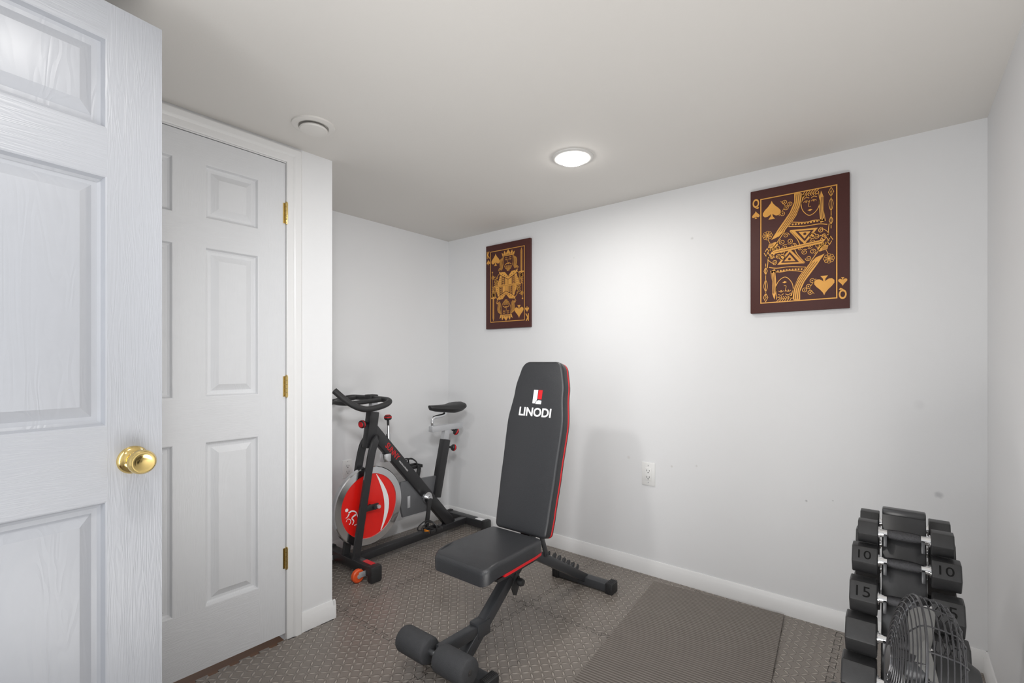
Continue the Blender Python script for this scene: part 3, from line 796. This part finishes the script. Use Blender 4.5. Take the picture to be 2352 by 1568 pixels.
for P_, s in ((PN, 1), (PF, -1)):
    def a_(bm, P_=P_, s=s):
        c = P_+Vector((s*.055, 0, 0))
        cyl(bm, P_-Vector((s*.012, 0, 0)), c+Vector((s*.04, 0, 0)), .008)
        for y in (-.042, .042): box(bm, c+Vector((0, y, 0)), (.085, .012, .022), None, .003)
        for x in (-.036, .036): box(bm, c+Vector((x, 0, 0)), (.010, .09, .020), None, .002)
        for x in (-.025, .025): tube(bm, spline([c+Vector((x, -.045, 0)), c+Vector((x, -.095, .010)), c+Vector((x*.7, -.105, .035)), c+Vector((x*.6, -.060, .058)), c+Vector((x*.6, -.02, .052))], 4), .004, 6)
        tube(bm, spline([c+Vector((-.04, .0, -.01)), c+Vector((-.043, -.01, .035)), c+Vector((0, -.02, .056)), c+Vector((.043, -.01, .035)), c+Vector((.04, .0, -.01))], 5), .005, 6)
    pd = q(a_, 'pedal', M_BLACK2)
    for yy in (.049, -.049):
        def a_(bm, P_=P_, s=s, yy=yy): box(bm, P_+Vector((s*.055, yy, 0)), (.05, .004, .014), None, .001)
        q(a_, 'reflector', M_AMBER, pd)
def a_(bm):
    beam(bm, (0, .275, .640), (0, .292, .735), .036, .046, .003)
    bx(bm, -.020, .020, .150, .440, .728, .768, .003)
sp = q(a_, 'seat_post', M_SILVER)
def a_(bm): tube(bm, spline([(0, .172, .760), (0, .165, .800), (0, .180, .824), (0, .25, .832), (0, .280, .842), (0, .285, .872)], 6), .0125, 12)
q(a_, 'seat_stem', M_CHROME)
def saddle(bm):
    tab = [(.140, .012, .020), (.150, .022, .036), (.19, .034, .046), (.24, .046, .052), (.29, .070, .058), (.34, .092, .066), (.39, .098, .068), (.42, .078, .058), (.434, .030, .034)]
    sec = []
    for (y, hw, h) in tab:
        top = .910+(.008 if y > .38 else 0)-.004*math.sin((y-.14)/.3*3.1)
        ring = []
        for k in range(16):
            a = 2*math.pi*k/16; cx, cz = math.cos(a), math.sin(a)
            zz = top-h/2+(h/2)*(abs(cz)**.7)*(1 if cz > 0 else -.9)
            ring.append(bm.verts.new((hw*(abs(cx)**.8)*(1 if cx > 0 else -1)*(1 if cz > -.3 else .8), y, zz)))
        sec.append(ring)
    for A, B in zip(sec, sec[1:]):
        for j in range(16): bm.faces.new((A[j], A[(j+1) % 16], B[(j+1) % 16], B[j]))
    bm.faces.new(sec[0]); bm.faces.new(sec[-1])
q(saddle, 'saddle', M_BLACK2)
def knob(p, ax, name='adjustment_knob'):
    p = Vector(p); ax = Vector(ax).normalized(); fr = frame(ax).to_4x4(); fr.translation = p
    bm = bmesh.new(); lathe(bm, [(.007, -.035), (.008, 0), (.018, .003), (.023, .010), (.023, .024), (.016, .032)], fr, 24); k = obj(name, bm, M_BLACK2, bk)
    bm = bmesh.new(); lathe(bm, [(.0235, .016), (.0242, .018), (.0242, .0225), (.0235, .0245)], fr, 24); obj('red_band', bm, M_RED, k)
    bm = bmesh.new(); lathe(bm, [(.0165, .0318), (.014, .034), (0, .035)], fr, 24); obj('red_cap', bm, M_RED, k)
knob((0, -.365, .838), (.35, -1, -.1)); knob((0, .345, .600), (.3, 1, -.25)); knob((.0, .370, .715), (.45, .75, -.55))
knob((0, -.195, .842), (0, -.05, 1), 'brake_knob')
def a_(bm):
    cyl(bm, (0, -.190, .64), (0, -.194, .83), .007); cyl(bm, (0, -.192, .70), (0, -.194, .76), .014)
    box(bm, (0, -.215, .615), (.05, .05, .05), None, .004)
q(a_, 'brake_rod', M_CHROME)

# ------------------------------------------------------------------ dumbbell rack + dumbbells
RX = .0145; APY = 1.757; APZ = .773; SL = .395
rk = thing('dumbbell_rack', 'black A-frame dumbbell rack standing in the right back corner', 'dumbbell rack', (RX, APY, 0))
rows = [(1.70, .7187, 5), (1.675, .648, 10), (1.635, .559, 15), (1.60, .4665, 20), (1.56, .3685, 25)]
for s in (-1, 1):
    def a_(bm, s=s):
        p1 = Vector((0, s*.004, APZ)); p0 = Vector((0, s*(SL*(APZ-.03)), .03))
        beam(bm, p0, p1, .096, .012, .003)
    pn = part('rack_panel', M_BLACK, rk, a_)
    def b_(bm, s=s):
        y = s*(SL*(APZ-.03)); bx(bm, -.20, .20, y-.025, y+.025, 0, .045, .006)
    part('foot_bar', M_BLACK, rk, b_)
    for (Y, z, w) in rows:
        yy = s*(APY-Y)
        for x in (-.040, .040):
            def c_(bm, x=x, yy=yy, z=z, s=s):
                y0 = s*(SL*(APZ-z)+.002); y1 = yy+s*.022
                zt = z-.0142
                bx(bm, x-.004, x+.004, min(y0, y1), max(y0, y1), zt-.016, zt, .001)
                ya, yb = yy+s*.017, yy+s*.023
                bx(bm, x-.004, x+.004, min(ya, yb), max(ya, yb), zt-.016, zt+.014, .001)
            part('cradle_hook', M_GREYM, pn, c_)
def a_(bm): bx(bm, -.048, .048, -.016, .016, APZ-.012, APZ+.006, .004)
part('top_cap', M_BLACK, rk, a_)

DIM = {5: (.060, .046), 10: (.073, .058), 15: (.085, .061), 20: (.091, .068), 25: (.096, .074)}
LABF = {5: 'smallest black hex dumbbell on the camera side of the rack, highest row',
        10: 'black rubber hex dumbbell marked 10 facing out on the rack',
        15: 'black rubber hex dumbbell marked 15 facing out on the rack',
        20: 'black hex dumbbell directly below the one marked 15',
        25: 'large black hex dumbbell lowest on the rack, beside the fan'}
LABB = {5: 'small black hex dumbbell behind the rack top, on its wall side',
        10: 'black hex dumbbell on the wall side of the rack, behind the one marked 10',
        15: 'black hex dumbbell on the wall side of the rack, behind the one marked 15',
        20: 'large black hex dumbbell on the wall side of the rack, lowest there'}
GI = .0555
def make_db(w, loc, label):
    AF, HL = DIM[w]; zc = AF/2
    t = thing('dumbbell', label, 'dumbbell', loc, 0, 'hex dumbbells on the rack')
    bm = bmesh.new(); cyl(bm, (-GI-.004, 0, zc), (GI+.004, 0, zc), .0118, n=20)
    for s in (-1, 1): cyl(bm, (s*(GI-.003), 0, zc), (s*(GI+.004), 0, zc), .0165, n=20)
    obj('handle', bm, M_CHROME, t)
    bm = bmesh.new(); tube(bm, [(x, 0, zc) for x in (-.036, -.030, -.012, .012, .030, .036)], [.0118, .0128, .0142, .0142, .0128, .0118], 20); obj('knurled_grip', bm, M_KNURL, t)
    rad = AF/math.sqrt(3)
    for s in (-1, 1):
        bm = bmesh.new()
        x0, x1 = (GI, GI+HL) if s > 0 else (-GI-HL, -GI)
        tb = bmesh.new()
        prism(tb, [(x0, rad*math.cos(k*math.pi/3), zc+rad*math.sin(k*math.pi/3)) for k in range(6)], (x1-x0, 0, 0))
        bmesh.ops.bevel(tb, geom=list(tb.edges), offset=AF*.04, segments=2, affect='EDGES', profile=.5)
        merge(bm, tb); hd = obj('head', bm, M_RUBBER, t, ang=20)
        if w in (10, 15):
            c30, s30 = math.cos(R(30)), .5
            o = Vector(((x0+x1)/2, -c30*AF/2, zc+s30*AF/2))
            bm = bmesh.new(); text_mesh(bm, str(w), HL*.50, mat_from(o, (1, 0, 0), (0, s30, c30), (0, -c30, s30)), rad*.54, 0, .0008, .0)
            obj('number', bm, M_NUM, hd)
    return t
def dup(root, loc, label):
    r = root.copy(); COL.objects.link(r); r.location = loc; r['label'] = label
    for ch in list(root.children):
        c = ch.copy(); COL.objects.link(c); c.parent = r
        for g in ch.children:
            d = g.copy(); COL.objects.link(d); d.parent = c
    return r
for (Y, z, w) in rows:
    zb = z-DIM[w][0]/2
    t = make_db(w, (RX, Y, zb), LABF[w])
    if w < 25: dup(t, (RX, 2*APY-Y, zb), LABB[w])

# ------------------------------------------------------------------ fan
FX, FY, FZ, FR = .028, 1.235, .594, .136
fn = thing('pedestal_fan', 'small wire-caged metal fan in front of the dumbbell rack', 'fan', (FX, FY, 0))
n_ = Vector((-.985, -.13, .12)).normalized()
up = Vector((0, 0, 1)); up = (up-n_*up.dot(n_)).normalized(); sd = up.cross(n_)
HM = mat_from((0, 0, FZ), sd, up, n_)
def P(r, a, z): return HM @ Vector((r*math.cos(a), r*math.sin(a), z))
def ringp(r, z, n=56): return [P(r, 2*math.pi*k/n, z) for k in range(n)]
def zf(r): return .012+.030*(1-(r/FR)**2)**.6 if r < FR else .012
def a_(bm):
    for r in (.026, .036, .046, .056, .066, .076, .086, .096, .106, .116, .126, .132): tube(bm, ringp(r, zf(r)), .0012, 6, True)
    tube(bm, ringp(FR, .010), .0024, 8, True)
    for k in range(12):
        a = 2*math.pi*k/12
        tube(bm, [P(r, a, zf(r)-.0015) for r in (.026, .05, .08, .11, .13, FR)], .0014, 5)
    lathe(bm, [(0, zf(0)+.003), (.026, zf(.02)+.002), (.028, zf(.02)-.003)], HM, 28)
part('front_grille', M_WIRE, fn, a_)
def a_(bm):
    for (r, z) in ((FR*1.0, -.000), (FR*1.0, -.009), (FR*1.0, -.018), (FR*.99, -.027), (FR*.96, -.036), (.122, -.044), (.108, -.050), (.092, -.054), (.076, -.057), (.06, -.06)): tube(bm, ringp(r, z), .0012, 6, True)
    for k in range(18):
        a = 2*math.pi*k/18
        tube(bm, [P(FR, a, .010), P(FR*1.005, a, -.012), P(FR*.97, a, -.036), P(.11, a, -.052), P(.045, a, -.060)], .0014, 5)
part('rear_grille', M_WIRE, fn, a_)
def a_(bm): lathe(bm, [(0, .018), (.020, .016), (.024, .008), (.024, -.010)], HM, 24)
part('hub', M_GREYM, fn, a_)
for k in range(4):
    def a_(bm, k=k):
        a0 = k*math.pi/2+.5; g = []
        for i in range(8):
            r = .020+.098*i/7; hw = .30+.42*math.sin(math.pi*(.18+.62*i/7)); row = []
            for j in range(6):
                u = j/5-.5; row.append(bm.verts.new(P(r, a0+u*hw*1.5, -.006+u*.024)))
            g.append(row)
        for i in range(7):
            for j in range(5): bm.faces.new((g[i][j], g[i+1][j], g[i+1][j+1], g[i][j+1]))
    part('blade', M_BLADE, fn, a_)
def a_(bm): lathe(bm, [(.024, -.018), (.042, -.024), (.044, -.075), (.036, -.090), (0, -.092)], HM, 28)
part('motor', M_BLACK2, fn, a_)
def a_(bm):
    m0 = HM @ Vector((0, 0, -.07)); cyl(bm, (m0.x, m0.y, .02), (m0.x, m0.y, m0.z), .012, n=16)
part('pole', M_BLACK2, fn, a_)
m0 = HM @ Vector((0, 0, -.07))
def a_(bm): lathe(bm, [(0, .03), (.05, .026), (.115, .012), (.12, 0), (0, 0)], Matrix.Translation((m0.x, m0.y, 0)), 36)
part('base', M_BLACK2, fn, a_)

# ------------------------------------------------------------------ lights, world, camera
def area(name, loc, target, power, size, col=(1, 1, 1), shape='DISK', sy=None):
    l = bpy.data.lights.new(name, 'AREA'); l.energy = power; l.shape = shape; l.size = size; l.color = col
    if sy: l.size_y = sy
    o = bpy.data.objects.new(name, l); COL.objects.link(o); o.location = loc
    o.rotation_euler = (Vector(target)-Vector(loc)).to_track_quat('-Z', 'Y').to_euler()
    return o
def spot(name, loc, target, power, ang, radius, col=(1, 1, 1), blend=.8):
    l = bpy.data.lights.new(name, 'SPOT'); l.energy = power; l.spot_size = R(ang); l.spot_blend = blend; l.shadow_soft_size = radius; l.color = col
    o = bpy.data.objects.new(name, l); COL.objects.link(o); o.location = loc
    o.rotation_euler = (Vector(target)-Vector(loc)).to_track_quat('-Z', 'Y').to_euler()
    return o
area('recessed_lamp', (-1.163, 1.880, H-.032), (-1.163, 1.88, 0), 4.5, .12, (1, .97, .93))
area('added_ceiling_fill', (-.80, .25, H-.016), (-.80, .25, 0), 6, .16, (1, .975, .94))  # unseen fill lamp added under the ceiling to brighten the room, no fixture
area('bounce_fill', (-.22, .55, .30), (-.55, 1.0, 2.1), 17, .8, (1.0, .98, .95), 'RECTANGLE', .9)
area('doorway_fill', (-.95, -.40, 1.25), (.0, 2.4, .9), 6.5, .6, (.97, .985, 1.0), 'RECTANGLE', 1.2)
spot('flash_fill', (-.05, .02, 1.95), (-2.45, 2.35, .75), 100, 66, .14, (.97, .985, 1.0), 1.0)
spot('entry_lamp', (-1.32, .36, 2.10), (-1.22, 2.45, .70), 34, 78, .07, (1.0, .985, .96), .9)
w = bpy.data.worlds.new('world'); S.world = w; w.use_nodes = True
w.node_tree.nodes['Background'].inputs[0].default_value = (.88, .94, 1, 1); w.node_tree.nodes['Background'].inputs[1].default_value = .6

cam = bpy.data.cameras.new('camera'); co = bpy.data.objects.new('camera', cam); COL.objects.link(co)
co.location = (0, 0, 1.2); co.rotation_euler = (R(90), 0, R(39))
cam.sensor_width = 36; cam.sensor_fit = 'HORIZONTAL'; cam.lens = 36*1092/2352; cam.shift_y = (832-784)/2352; cam.clip_start = .03
S.camera = co
